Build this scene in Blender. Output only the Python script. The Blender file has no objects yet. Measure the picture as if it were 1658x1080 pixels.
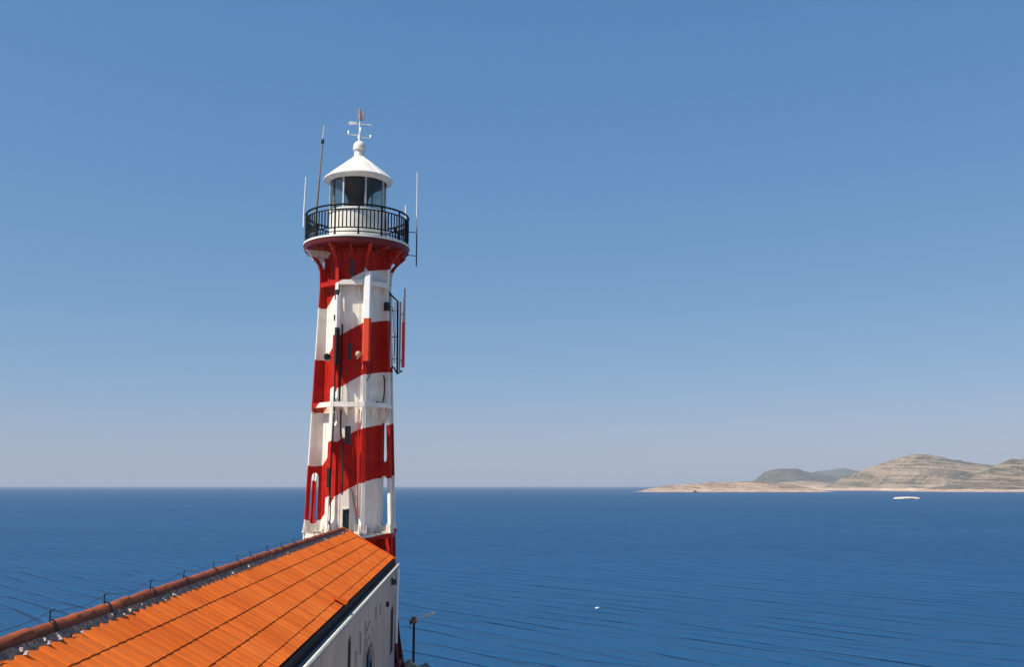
import bpy, math, random
from mathutils import Vector, Matrix, noise
random.seed(7)
R = math.radians
sc = bpy.context.scene
col = sc.collection

# ------------------------------------------------------------------ camera, sky, sun, exposure
EYE = 22.0
cam_d = bpy.data.cameras.new('camera'); cam = bpy.data.objects.new('camera', cam_d); col.objects.link(cam)
cam.location = (0, 0, EYE); cam.rotation_euler = (R(90 + 8.653), 0, R(-2.37))
cam_d.sensor_width = 36.0; cam_d.lens = 36.0 * 1623 / 1658
cam_d.clip_start = 0.1; cam_d.clip_end = 200000
sc.camera = cam

SUN_EL = 52.0
SKY_GRADE = ((.80, .88), (1.56, .57), (2.85, .40))
SUN_AZ = math.degrees(math.atan2(-.888, -.459))          # clockwise from +Y
sv = Vector((math.sin(R(SUN_AZ)) * math.cos(R(SUN_EL)), math.cos(R(SUN_AZ)) * math.cos(R(SUN_EL)), math.sin(R(SUN_EL))))
w = bpy.data.worlds.new('World'); sc.world = w; w.use_nodes = True
nt = w.node_tree; nt.nodes.clear()
sky = nt.nodes.new('ShaderNodeTexSky'); sky.sky_type = 'NISHITA'; sky.sun_disc = False
sky.sun_elevation = R(SUN_EL); sky.sun_rotation = R(SUN_AZ)
sky.altitude = 0; sky.air_density = 1.0; sky.dust_density = 0.35; sky.ozone_density = 2.6
bg = nt.nodes.new('ShaderNodeBackground'); bg.inputs['Strength'].default_value = 0.080
wo = nt.nodes.new('ShaderNodeOutputWorld')
sepc = nt.nodes.new('ShaderNodeSeparateColor'); comb = nt.nodes.new('ShaderNodeCombineColor'); nt.links.new(sky.outputs[0], sepc.inputs[0])
for ch, (k_, g_) in enumerate(SKY_GRADE):        # one tone curve per channel for the whole sky
    pw = nt.nodes.new('ShaderNodeMath'); pw.operation = 'POWER'; pw.inputs[1].default_value = g_
    ml = nt.nodes.new('ShaderNodeMath'); ml.operation = 'MULTIPLY'; ml.inputs[1].default_value = k_
    nt.links.new(sepc.outputs[ch], pw.inputs[0]); nt.links.new(pw.outputs[0], ml.inputs[0]); nt.links.new(ml.outputs[0], comb.inputs[ch])
nt.links.new(comb.outputs[0], bg.inputs[0]); nt.links.new(bg.outputs[0], wo.inputs[0])
sl = bpy.data.lights.new('sun', 'SUN'); sl.energy = 5.0; sl.angle = R(0.5); sl.color = (1, .93, .82)
so = bpy.data.objects.new('sun', sl); col.objects.link(so)
so.rotation_euler = sv.to_track_quat('Z', 'Y').to_euler(); so.location = (-60, -30, 120)
sc.view_settings.view_transform = 'Standard'; sc.view_settings.look = 'None'
sc.view_settings.exposure = 0.38; sc.view_settings.gamma = 1
sc.view_settings.use_curve_mapping = False

# ------------------------------------------------------------------ helpers
class MB:
    def __init__(s): s.v = []; s.f = []
    def add(s, vs, fs):
        b = len(s.v); s.v += [tuple(p) for p in vs]; s.f += [tuple(i + b for i in f) for f in fs]; return s
    def hexa(s, p):      # 8 corners: bottom 4 then top 4
        return s.add(p, [(3,2,1,0), (4,5,6,7), (0,1,5,4), (1,2,6,5), (2,3,7,6), (3,0,4,7)])
    def box(s, c, d, rz=0):
        x, y, z = (q / 2 for q in d); ca, sa = math.cos(rz), math.sin(rz); P = []
        for zz in (-z, z):
            for xx, yy in ((-x,-y), (x,-y), (x,y), (-x,y)):
                P.append((c[0] + xx*ca - yy*sa, c[1] + xx*sa + yy*ca, c[2] + zz))
        return s.hexa(P)
    def tube(s, pts, r, n=8, caps=True):
        pts = [Vector(p) for p in pts]; rings = []; up = None
        rr = r if isinstance(r, (list, tuple)) else [r] * len(pts)
        for i, p in enumerate(pts):
            t = (pts[min(i+1, len(pts)-1)] - pts[max(i-1, 0)]).normalized()
            if up is None:
                up = Vector((0,0,1)) if abs(t.z) < .9 else Vector((1,0,0))
            a = t.cross(up).normalized(); b = a.cross(t).normalized(); up = b
            rings.append([p + (a*math.cos(2*math.pi*k/n) + b*math.sin(2*math.pi*k/n)) * rr[i] for k in range(n)])
        vs = [q for g in rings for q in g]; fs = []
        for i in range(len(pts)-1):
            for k in range(n):
                k2 = (k+1) % n; fs.append((i*n+k, i*n+k2, (i+1)*n+k2, (i+1)*n+k))
        if caps: fs.append(tuple(reversed(range(n)))); fs.append(tuple(range((len(pts)-1)*n, len(pts)*n)))
        return s.add(vs, fs)
    def lathe(s, prof, n=48, c=(0,0), ph=0, close=False):
        vs = []; fs = []; m = len(prof)
        for k in range(n):
            a = ph + 2*math.pi*k/n
            for r, z in prof: vs.append((c[0] + r*math.sin(a), c[1] - r*math.cos(a), z))
        for k in range(n):
            k2 = (k+1) % n
            for i in range(m if close else m-1):
                j = (i+1) % m; fs.append((k*m+i, k2*m+i, k2*m+j, k*m+j))
        return s.add(vs, fs)
    def build(s, name, mat, parent=None, smooth=False, loc=None):
        me = bpy.data.meshes.new(name); me.from_pydata(s.v, [], s.f); me.update()
        if mat: me.materials.append(mat)
        if smooth:
            for p in me.polygons: p.use_smooth = True
            try: me.set_sharp_from_angle(angle=R(38))
            except Exception: pass
        o = bpy.data.objects.new(name, me); col.objects.link(o)
        if parent: o.parent = parent
        if loc: o.location = loc
        return o

def tag(o, label=None, cat=None, group=None, kind=None):
    if label: o['label'] = label
    if cat: o['category'] = cat
    if group: o['group'] = group
    if kind: o['kind'] = kind
    return o
def empty(name, loc, rz=0):
    o = bpy.data.objects.new(name, None); col.objects.link(o); o.location = loc; o.rotation_euler = (0,0,rz)
    o.empty_display_size = .3; return o
def inst(src, name, parent, loc=(0,0,0), rot=(0,0,0)):
    o = src.copy(); col.objects.link(o); o.parent = parent; o.location = loc; o.rotation_euler = rot; o.name = name; return o

# ------------------------------------------------------------------ materials
class NT:
    def __init__(s, name):
        s.m = bpy.data.materials.new(name); s.m.use_nodes = True; s.t = s.m.node_tree
        s.b = s.t.nodes['Principled BSDF']; s.out = s.t.nodes['Material Output']
    def n(s, typ, **kw):
        nd = s.t.nodes.new(typ)
        for k, v in kw.items(): setattr(nd, k, v)
        return nd
    def l(s, a, b): s.t.links.new(a, b)
    def coord(s, kind='Object', scale=(1,1,1)):
        tc = s.n('ShaderNodeTexCoord'); mp = s.n('ShaderNodeMapping'); mp.inputs['Scale'].default_value = scale
        s.l(tc.outputs[kind], mp.inputs[0]); return mp.outputs[0]
    def noise(s, vec, scale, detail=4, rough=.55, dist=0):
        nd = s.n('ShaderNodeTexNoise'); nd.inputs['Scale'].default_value = scale; nd.inputs['Detail'].default_value = detail
        nd.inputs['Roughness'].default_value = rough; nd.inputs['Distortion'].default_value = dist
        s.l(vec, nd.inputs['Vector']); return nd.outputs[0]
    def ramp(s, fac, stops, interp='LINEAR'):
        nd = s.n('ShaderNodeValToRGB'); cr = nd.color_ramp; cr.interpolation = interp
        while len(cr.elements) < len(stops): cr.elements.new(.5)
        for e, (p, c) in zip(cr.elements, stops):
            e.position = p; e.color = (c, c, c, 1) if isinstance(c, (int, float)) else (*c, 1)
        s.l(fac, nd.inputs[0]); return nd.outputs[0]
    def mix(s, fac, a, b, mode='MIX'):
        nd = s.n('ShaderNodeMix', data_type='RGBA', blend_type=mode)
        for sock, v in ((0, fac), (6, a), (7, b)):
            if isinstance(v, (int, float)): nd.inputs[sock].default_value = v if sock == 0 else (v, v, v, 1)
            elif isinstance(v, tuple): nd.inputs[sock].default_value = (*v, 1)
            else: s.l(v, nd.inputs[sock])
        return nd.outputs[2]
    def math(s, op, a, b=None, c=None):
        nd = s.n('ShaderNodeMath', operation=op)
        for i, v in enumerate((a, b, c)):
            if v is None: continue
            if isinstance(v, (int, float)): nd.inputs[i].default_value = v
            else: s.l(v, nd.inputs[i])
        return nd.outputs[0]
    def bump(s, h, strength=.3, dist=.02, nrm=None):
        nd = s.n('ShaderNodeBump'); nd.inputs['Strength'].default_value = strength; nd.inputs['Distance'].default_value = dist
        s.l(h, nd.inputs['Height'])
        if nrm: s.l(nrm, nd.inputs['Normal'])
        s.l(nd.outputs[0], s.b.inputs['Normal']); return nd.outputs[0]
    def set(s, color=None, rough=None, metal=None, spec=None):
        if color is not None:
            if isinstance(color, tuple): s.b.inputs['Base Color'].default_value = (*color, 1)
            else: s.l(color, s.b.inputs['Base Color'])
        if rough is not None:
            if isinstance(rough, (int, float)): s.b.inputs['Roughness'].default_value = rough
            else: s.l(rough, s.b.inputs['Roughness'])
        if metal is not None: s.b.inputs['Metallic'].default_value = metal
        if spec is not None: s.b.inputs['Specular IOR Level'].default_value = spec
        return s.m

def plain(name, c, rough=.6, metal=0, var=.25, scale=6, spec=.5):
    t = NT(name); v = t.coord('Object'); f = t.noise(v, scale, 5)
    dk = tuple(x * (1 - var) for x in c)
    cc = t.mix(t.ramp(f, [(.35, 0), (.65, 1)]), dk, c); t.bump(t.noise(v, scale * 6, 3), .15, .01)
    return t.set(cc, rough, metal, spec)

M = {}
M['black'] = plain('black_iron_paint', (.008, .011, .014), .6, spec=.15)
M['dark'] = plain('dark_metal', (.022, .022, .026), .6, spec=.25)
M['slate'] = plain('slate_fascia_paint', (.034, .029, .032), .8, spec=.1)
M['darkgreen'] = plain('dark_green_plastic', (.01, .035, .03), .6)
M['galv'] = plain('weathered_galvanised_metal', (.55, .55, .53), .5)
M['rust'] = plain('rusty_metal', (.28, .13, .08), .8, var=.5, scale=20)
M['whitep'] = plain('white_plastic', (.82, .82, .8), .45, var=.08)
M['redp'] = plain('red_plastic', (.62, .028, .008), .45, var=.1)
M['cream'] = plain('yellowed_plastic', (.6, .42, .2), .5)
M['void'] = plain('dark_room_interior', (.012, .014, .016), .9)
M['maroon'] = plain('dark_red_oxide_paint', (.16, .012, .01), .6)

def weathered_white(t, v, amount=.5):
    """old white paint: grime mottling, rust runs"""
    base = t.mix(t.ramp(t.noise(v, 2.2, 6), [(.35, 0), (.7, 1)]), (.72, .68, .58), (.86, .83, .76))
    sv_ = t.n('ShaderNodeMapping'); sv_.inputs['Scale'].default_value = (9, 9, .8); t.l(v, sv_.inputs[0])
    st = t.noise(sv_.outputs[0], 1.4, 6, .6)
    base = t.mix(t.math('MULTIPLY', t.ramp(st, [(.6, 0), (.74, 1)]), amount), base, (.42, .27, .14))
    return base

t = NT('white_lantern_paint'); v = t.coord('Object'); t.bump(t.noise(v, 30, 3), .1, .005)
M['white'] = t.set(weathered_white(t, v, .22), .4)

# red and white helical paint of the tower: a painted pattern in the tower's own coordinates
TZ = 15.4
def stripe_mat():
    t = NT('red_white_spiral_paint')
    tc = t.n('ShaderNodeTexCoord'); v = tc.outputs['Object']
    sp = t.n('ShaderNodeSeparateXYZ'); t.l(v, sp.inputs[0])
    ny = t.math('MULTIPLY', sp.outputs[1], -1)
    ang = t.math('ARCTAN2', sp.outputs[0], ny)                      # 0 on the -Y side, + towards +X
    u = t.math('FRACT', t.math('DIVIDE', t.math('ADD', ang, R(75) + 2*math.pi + .0001), 2*math.pi))
    zb = [26.38, 27.22, 27.68, 27.84, 27.95, 28.6, 29.1, 29.6, 30.17]
    h = t.ramp(u, [(i / 8, (z - 26) / 5) for i, z in enumerate(zb)])
    hb = t.math('ADD', t.math('MULTIPLY', h, 5.0), 26 - TZ)
    wob = t.math('MULTIPLY', t.math('SUBTRACT', t.noise(v, 3.0, 2), .5), .05)
    d = t.math('ADD', t.math('SUBTRACT', hb, sp.outputs[2]), wob)
    fr = t.math('FRACT', t.math('ADD', t.math('DIVIDE', d, 3.72), 10))
    mask = t.math('LESS_THAN', fr, .5)
    white = weathered_white(t, v, .55)
    red = t.mix(t.ramp(t.noise(v, 3.5, 5), [(.35, 0), (.7, 1)]), (.35, .008, .005), (.50, .018, .006))
    c = t.mix(mask, white, red)
    ch = t.ramp(t.noise(v, 11, 8, .7), [(.66, 0), (.70, 1)])
    c = t.mix(t.math('MULTIPLY', ch, .7), c, (.25, .1, .05))
    # rust weeping from the ring beams and the base flange
    zz = sp.outputs[2]; rs = None
    mpv = t.n('ShaderNodeMapping'); mpv.inputs['Scale'].default_value = (6, 6, .7); t.l(v, mpv.inputs[0])
    run = t.noise(mpv.outputs[0], 1.6, 7, .65)
    for zl, ln, am in ((20.35, -.7, .8), (24.70, .7, .7), (29.0, .6, .6), (30.4, .8, .6)):
        dd = t.math('DIVIDE', t.math('SUBTRACT', zl - TZ, zz), ln)
        bandm = t.math('MULTIPLY', t.math('LESS_THAN', dd, 1), t.math('GREATER_THAN', dd, 0))
        fade = t.math('MULTIPLY', t.math('SUBTRACT', 1, dd), bandm)
        k_ = t.math('MULTIPLY', t.math('GREATER_THAN', t.math('ADD', run, t.math('MULTIPLY', fade, .13)), .62), t.math('MULTIPLY', fade, am))
        rs = k_ if rs is None else t.math('ADD', rs, k_)
    c = t.mix(t.math('MULTIPLY', t.math('MINIMUM', rs, .75), .7), c, (.36, .19, .08))
    c = t.mix(t.math('LESS_THAN', sp.outputs[2], 1.95), c, (.11, .012, .012))  # foot darkened to maroon: shade on the red paint put into the colour
    # vertical plate ribs, faint relief
    t.bump(t.noise(v, 14, 4), .12, .02)
    return t.set(c, .55, spec=.2)
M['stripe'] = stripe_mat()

def tile_mat(joined=False):
    t = NT('clay_tile_joined' if joined else 'clay_tile')
    v = t.coord('Object'); oi = t.n('ShaderNodeObjectInfo')
    rnd = oi.outputs['Random']
    if joined:
        vo = t.n('ShaderNodeTexVoronoi'); vo.inputs['Scale'].default_value = 3; t.l(v, vo.inputs[0])
        rs = t.n('ShaderNodeSeparateColor'); t.l(vo.outputs['Color'], rs.inputs[0]); rnd = rs.outputs[0]
    a = t.mix(rnd, (.60, .105, .012), (.76, .150, .018))
    g = t.n('ShaderNodeNewGeometry')
    n1 = t.noise(g.outputs['Position'], 5, 7, .65)
    a = t.mix(t.ramp(n1, [(.46, 0), (.74, .55)]), a, (.46, .105, .03))
    n2 = t.noise(g.outputs['Position'], .7, 3)
    a = t.mix(t.ramp(n2, [(.45, 0), (.7, .35)]), a, (.78, .20, .035))
    t.bump(t.noise(g.outputs['Position'], 60, 3), .2, .005)
    return t.set(a, .9, spec=.08)
M['tile'] = tile_mat(); M['tilej'] = tile_mat(True)
t = NT('ridge_clay'); g = t.n('ShaderNodeNewGeometry'); oi = t.n('ShaderNodeObjectInfo')
a = t.mix(oi.outputs['Random'], (.27, .052, .014), (.42, .088, .02))
a = t.mix(t.ramp(t.noise(g.outputs['Position'], 9, 6, .65), [(.42, 0), (.66, .8)]), a, (.18, .06, .035))
t.bump(t.noise(g.outputs['Position'], 40, 4), .4, .01); M['ridge'] = t.set(a, .8, spec=.25)
t = NT('mortar'); g = t.n('ShaderNodeNewGeometry')
a = t.mix(t.ramp(t.noise(g.outputs['Position'], 14, 6), [(.4, 0), (.62, 1)]), (.07, .055, .055), (.22, .15, .12))
t.bump(t.noise(g.outputs['Position'], 30, 5), .8, .02); M['mortar'] = t.set(a, .9)
M['palemortar'] = plain('pale_mortar', (.62, .52, .44), .9, var=.4, scale=30)

t = NT('weathered_plaster'); v = t.coord('Object'); g = t.n('ShaderNodeNewGeometry'); P = g.outputs['Position']
mp = t.n('ShaderNodeMapping'); mp.inputs['Scale'].default_value = (3, 3, .25); t.l(P, mp.inputs[0])
a = t.mix(t.ramp(t.noise(P, .9, 6, .6), [(.3, 0), (.7, 1)]), (.35, .285, .255), (.46, .38, .335))
a = t.mix(t.ramp(t.noise(mp.outputs[0], 1.5, 6, .6), [(.48, 0), (.72, .75)]), a, (.24, .18, .155))
a = t.mix(t.ramp(t.noise(P, 4, 8, .7), [(.58, 0), (.7, .6)]), a, (.30, .22, .18))
t.bump(t.noise(P, 8, 8, .65), .5, .04); M['plaster'] = t.set(a, .9, spec=.2)

t = NT('limestone_rock'); g = t.n('ShaderNodeNewGeometry'); P = g.outputs['Position']
a = t.mix(t.ramp(t.noise(P, .8, 8, .65), [(.35, 0), (.65, 1)]), (.26, .2, .15), (.5, .42, .34))
a = t.mix(t.ramp(t.noise(P, .25, 4), [(.5, 0), (.6, .8)]), a, (.08, .1, .05))
t.bump(t.noise(P, 2.5, 10, .7), 1, .3); M['rock'] = t.set(a, .9, spec=.2)

# glass for windows and the lantern: real panes, thin
def glass(name, tint, refl=.9):
    t = NT(name); t.t.nodes.remove(t.b)
    tr = t.n('ShaderNodeBsdfTransparent'); tr.inputs[0].default_value = (*tint, 1)
    gl = t.n('ShaderNodeBsdfGlossy'); gl.inputs['Roughness'].default_value = .03
    fr = t.n('ShaderNodeFresnel'); fr.inputs[0].default_value = 1.45
    mx = t.n('ShaderNodeMixShader'); t.l(t.math('MULTIPLY', fr.outputs[0], refl), mx.inputs[0])
    t.l(tr.outputs[0], mx.inputs[1]); t.l(gl.outputs[0], mx.inputs[2]); t.l(mx.outputs[0], t.out.inputs[0]); return t.m
M['glass'] = glass('lantern_glass', (.82, .83, .80), .2)
M['darkglass'] = plain('dark_window_glass', (.012, .02, .022), .12, var=.1)

# sea
SEA_REFL = .42
def sea_mat():
    t = NT('sea_water'); g = t.n('ShaderNodeNewGeometry'); P = g.outputs['Position']
    def mp(scale, rot=0):       # turn first, then stretch
        a_ = t.n('ShaderNodeMapping'); a_.inputs['Rotation'].default_value = (0, 0, R(rot)); t.l(P, a_.inputs[0])
        m_ = t.n('ShaderNodeMapping'); m_.inputs['Scale'].default_value = scale; t.l(a_.outputs[0], m_.inputs[0]); return m_.outputs[0]
    sep = t.n('ShaderNodeSeparateXYZ'); t.l(P, sep.inputs[0])
    # long swell, crests a little off the view line
    def swell(rot, wl, dist, dsc, sharp):
        wv = t.n('ShaderNodeTexWave', wave_type='BANDS', bands_direction='Y', wave_profile='SIN')
        wv.inputs['Scale'].default_value = 1; wv.inputs['Distortion'].default_value = dist
        wv.inputs['Detail'].default_value = 3; wv.inputs['Detail Scale'].default_value = dsc; wv.inputs['Detail Roughness'].default_value = .55
        t.l(mp((.012, 2*math.pi/20/wl, 1), rot), wv.inputs['Vector'])
        return t.math('POWER', wv.outputs['Fac'], sharp)
    s1 = swell(52, 6.0, 5.0, 1.5, 9)
    s2 = swell(36, 11.0, 6.0, 1.1, 9)
    patch = t.ramp(t.noise(mp((.045, .09, 1), 48), 1, 4, .6), [(.38, .0), (.60, 1)])
    fine = t.noise(mp((.5, .9, 1), 20), 1, 8, .62)
    mid = t.noise(mp((.05, .16, 1), 20), 1, 6, .6)
    h = t.math('ADD', t.math('MULTIPLY', t.math('MULTIPLY', s1, patch), -1.3), t.math('MULTIPLY', s2, -.75))
    h = t.math('ADD', h, t.math('MULTIPLY', fine, .75)); h = t.math('ADD', h, t.math('MULTIPLY', mid, 1.2))
    nrm = t.bump(h, 1.0, .55)
    tone = t.noise(mp((.0012, .006, 1)), 1, 5, .6)
    c = t.mix(t.ramp(tone, [(.35, 0), (.65, 1)]), (.008, .060, .150), (.011, .072, .174))
    # wave facets hide each other at a low angle, so the reflectance levels off instead of rising to one
    df = t.n('ShaderNodeBsdfDiffuse'); t.l(c, df.inputs[0]); t.l(nrm, df.inputs['Normal'])
    gl = t.n('ShaderNodeBsdfGlossy'); gl.inputs['Roughness'].default_value = .22; t.l(nrm, gl.inputs['Normal'])
    fr = t.n('ShaderNodeFresnel'); fr.inputs[0].default_value = 1.33; t.l(nrm, fr.inputs['Normal'])
    mx = t.n('ShaderNodeMixShader'); t.l(t.math('MULTIPLY', t.math('MINIMUM', fr.outputs[0], .5), SEA_REFL), mx.inputs[0])
    t.l(df.outputs[0], mx.inputs[1]); t.l(gl.outputs[0], mx.inputs[2]); t.l(mx.outputs[0], t.out.inputs[0])
    t.t.nodes.remove(t.b); return t.m
M['sea'] = sea_mat()

# far land: scrub over pale limestone
def land_mat(name, green=.5, terr=.5, sc_=1.0, shore=9, wobk=12, amt=1.0, lg=.5, rk=((.15, .115, .08), (.33, .25, .175)), lc=(.50, .37, .26)):
    t = NT(name); g = t.n('ShaderNodeNewGeometry'); P = g.outputs['Position']
    sep = t.n('ShaderNodeSeparateXYZ'); t.l(P, sep.inputs[0])
    mp = t.n('ShaderNodeMapping'); mp.inputs['Scale'].default_value = (.004 * sc_, .004 * sc_, .05 * sc_); mp.inputs['Rotation'].default_value = (R(8), R(3), 0)
    t.l(P, mp.inputs[0])
    band = t.noise(mp.outputs[0], 1.6, 7, .62, .4)
    rockc = t.mix(t.ramp(t.noise(P, .02 * sc_, 6, .65), [(.3, 0), (.7, 1)]), rk[0], rk[1])
    scrub = t.mix(t.ramp(t.noise(P, .012 * sc_, 6), [(.35, 0), (.65, 1)]), (.022, .030, .018), (.075, .07, .038))
    m1 = t.ramp(t.noise(P, .03 * sc_, 8, .75), [(.60 - green*.25, 0), (.68 - green*.25, 1)])
    m2 = t.ramp(band, [(.44, 1), (.56, 0)])
    m = t.math('MULTIPLY', m1, t.math('ADD', t.math('MULTIPLY', m2, terr), 1 - terr))
    big = t.ramp(t.noise(P, .0045 * sc_, 6, .6, .6), [(.47, 0), (.56, 1)])
    m = t.math('MAXIMUM', t.math('MULTIPLY', m, .9), t.math('MULTIPLY', t.math('MULTIPLY', big, t.ramp(t.noise(P, .06 * sc_, 6, .7), [(.38, .2), (.52, 1)])), .75))
    c = t.mix(t.math('MULTIPLY', m, amt), rockc, scrub)
    tl = t.n('ShaderNodeMapping'); tl.inputs['Rotation'].default_value = (0, R(-7), 0); t.l(P, tl.inputs[0])
    t2 = t.n('ShaderNodeMapping'); t2.inputs['Scale'].default_value = (.0035 * sc_, .002 * sc_, .075 * sc_); t.l(tl.outputs[0], t2.inputs[0])
    ledge = t.ramp(t.noise(t2.outputs[0], 1.0, 6, .6, .3), [(.50, 0), (.58, 1)])
    c = t.mix(t.math('MULTIPLY', ledge, lg), c, lc)
    wob = t.math('MULTIPLY', t.math('SUBTRACT', t.noise(P, .02, 6, .7), .5), wobk)
    zz = t.math('ADD', sep.outputs[2], wob)
    sh = t.math('LESS_THAN', zz, shore)
    c = t.mix(sh, c, t.mix(t.ramp(t.noise(P, .03, 6), [(.4, 0), (.6, 1)]), (.48, .32, .215), (.66, .48, .36)))
    t.bump(t.noise(P, .03 * sc_, 9, .72), 1, 16)
    return t.set(c, .95, spec=.1)

# ------------------------------------------------------------------ the sea, haze and far land
def grid_sheet(name, xs, ys, z, mat):
    m = MB(); nx = len(xs)
    vs = [(x, y, z) for y in ys for x in xs]
    fs = [(j*nx+i, j*nx+i+1, (j+1)*nx+i+1, (j+1)*nx+i) for j in range(len(ys)-1) for i in range(nx-1)]
    return m.add(vs, fs).build(name, mat)
L = 40000
ticks = [-L, -8000, -1500, -300, 0, 300, 1500, 8000, L]
tag(grid_sheet('sea', ticks, ticks, 0, M['sea']), 'blue sea with low swell reaching the horizon', kind='structure')

hz = bpy.data.materials.new('sea_haze'); hz.use_nodes = True; ht = hz.node_tree; ht.nodes.clear()
pv = ht.nodes.new('ShaderNodeVolumePrincipled'); pv.inputs['Color'].default_value = (.65, .73, .85, 1)
pv.inputs['Density'].default_value = 6.2e-5; pv.inputs['Anisotropy'].default_value = 0.0
oo = ht.nodes.new('ShaderNodeOutputMaterial'); ht.links.new(pv.outputs[0], oo.inputs['Volume'])
haze = MB().box((0, 0, 148), (2*L + 400, 2*L + 400, 304)).build('haze', hz)
tag(haze, 'pale sea haze over the water', kind='stuff')

def interp(pts, x):
    if x <= pts[0][0] or x >= pts[-1][0]: return 0.0
    for (a, za), (b, zb) in zip(pts, pts[1:]):
        if a <= x <= b:
            u = (x - a) / (b - a); u2 = u*u*(3-2*u)*.5 + u*.5
            return za + (zb - za) * u2
def landform(name, pts, y_front, depth, mat, label, crest=.45, nx=150, ny=34, rough=.10, nsc=180, seed=0, yslope=0.0, rec_x=None):
    """terrain sheet rising from the water: crest height along x, falling to shore in front and behind"""
    x0, x1 = pts[0][0], pts[-1][0]; wd = x1 - x0
    pts = [(x0 - wd*.02, 0)] + pts + [(x1 + wd*.02, 0)]; x0, x1 = pts[0][0], pts[-1][0]
    vs = []; fs = []
    for j in range(ny + 1):
        v = j / ny
        for i in range(nx + 1):
            x = x0 + (x1 - x0) * i / nx
            h = interp(pts, x)
            yoff = (noise.noise(Vector((x / nsc, seed, 0))) ) * depth * .10
            rec = max(0, rec_x - x) * 3.0 if rec_x else 0
            rec = min(rec, depth * crest * .85)
            y = y_front + rec + (depth - rec) * v + yoff + (x - x0) * yslope
            if v < crest: s = (v / crest); s = s*s*(3-2*s)*.45 + s*.55
            else: s = (1 - v) / (1 - crest); s = s*s*(3-2*s)
            n1 = noise.fractal(Vector((x / nsc, y / nsc, seed)), 1.0, 2.0, 6)
            z = h * s * (1 + n1 * rough * 2.2) + abs(n1) * h * rough * min(1, s*2)
            # gullies
            g_ = noise.fractal(Vector((x / nsc * 2.2, y / nsc * .5, seed + 5)), 1.0, 2.0, 4)
            z += g_ * h * .10 * s * (1 - s) * 4 * .6
            if s <= .001 or h <= .01: z = -.9
            vs.append((x, y, max(z, -.9)))
    for j in range(ny):
        for i in range(nx):
            a = j*(nx+1)+i; fs.append((a, a+1, a+nx+2, a+nx+1))
    o = MB().add(vs, fs).build(name, mat, smooth=False)
    for p in o.data.polygons: p.use_smooth = True
    return tag(o, label, kind='structure')

landform('low_islet', [(630,.5), (638,3), (678,13.3), (723,21.0), (792,27.7), (884,33.4), (999,36.8), (1114,34.5), (1206,27.8), (1275,13.0), (1307,2)],
         3560, 380, land_mat('islet_ground', .42, .5, 2.6, 12, 22, .8, .75, ((.36, .25, .175), (.56, .39, .27)), (.70, .49, .34)), 'long low pale islet left of the hills', crest=.5, rough=.06, nsc=60, seed=3)
landform('terraced_hill', [(1700,6), (1782,13.4), (1821,27.7), (1857,47.9), (1919,91.2), (1980,123.0), (2041,153.0), (2102,164.7), (2161,159.9), (2249,149.4), (2338,137.9), (2427,118.5), (2515,103.1), (2574,88.7), (2750,60.3), (2900,40), (3050,5)],
         4080, 1300, land_mat('terraced_hill_ground', .50, .85, 1.0, 12), 'terraced scrub hill with pale limestone shore', crest=.48, rough=.045, nsc=260, seed=9, nx=220, ny=60, rec_x=2050)
landform('scrub_hill', [(1760,3), (1834,7.7), (1934,26.8), (2010,56.0), (2062,80.1), (2113,104.2), (2164,120.2), (2240,137.2), (2341,144.7), (2539,123.6), (2780,14.8)],
         3560, 760, land_mat('scrub_hill_ground', .62, .35, 1.6, 9), 'nearer scrub covered hill at the right edge', crest=.5, rough=.05, nsc=160, seed=21, nx=200, ny=50)
landform('rocky_isthmus', [(1820,2), (1845,12.0), (1917,32.8), (1998,44.8), (2161,50.7), (2222,47), (2300,36.9), (2445,25.0), (2648,18.0), (2893,14.1), (3050,8)],
         6000, 900, land_mat('isthmus_ground', .3, .3, 2.2, 22, 40, .7, .7, ((.28, .2, .14), (.44, .32, .22)), (.60, .42, .29)), 'low pale rocky isthmus behind the islet', crest=.4, rough=.08, nsc=90, seed=31)
landform('distant_cliff_hill', [(2380,14), (2450,32.4), (2508,88.2), (2560,140.2), (2671,168.9), (2751,164.1), (2830,146.5), (2989,127.8), (3095,104.8), (3199,72.2), (3330,40.4), (3450,15)],
         8000, 1400, land_mat('cliff_hill_ground', 1.5, .2, .8, 8, 12, 1, .1), 'dark hazy hill with a cliffed left end', crest=.4, rough=.05, nsc=260, seed=41)
landform('far_pale_hill', [(3700,10), (3838,36.6), (3991,109.9), (4296,203.0), (4546,222.2), (4723,198.8), (4822,161.7), (5043,83.5), (5192,40.7), (5400,10)],
         11500, 1600, land_mat('far_hill_ground', 1.5, .2, .6, 5, 12, 1, .08), 'palest farthest hill behind the cliffed one', crest=.4, rough=.04, nsc=500, seed=51)

# small pale rock islet
def rock_islet():
    vs = []; fs = []; nx, ny = 46, 16
    for j in range(ny+1):
        for i in range(nx+1):
            u = i/nx*2-1; v_ = j/ny*2-1
            d = 1 - (abs(u)**3.2) - v_*v_*.9
            n1 = noise.fractal(Vector((u*4, v_*2, 3)), 1, 2, 5)
            z = 3.4 * max(d, -.3) if d < 0 else 3.4 * d**.45
            vs.append((23.5*u, 9*v_, max(-.8, z + n1*.55 - .3)))
    for j in range(ny):
        for i in range(nx):
            a = j*(nx+1)+i; fs.append((a, a+1, a+nx+2, a+nx+1))
    t = NT('bleached_rock'); g = t.n('ShaderNodeNewGeometry')
    c = t.mix(t.ramp(t.noise(g.outputs['Position'], .4, 6), [(.35, 0), (.65, 1)]), (.50, .40, .31), (.68, .58, .48))
    o = MB().add(vs, fs).build('rock_islet', t.set(c, .9)); o.location = (752.5, 1722, 0)
    tag(o, 'tiny bleached flat rock islet alone on the water below the hills', kind='structure')
rock_islet()

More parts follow.
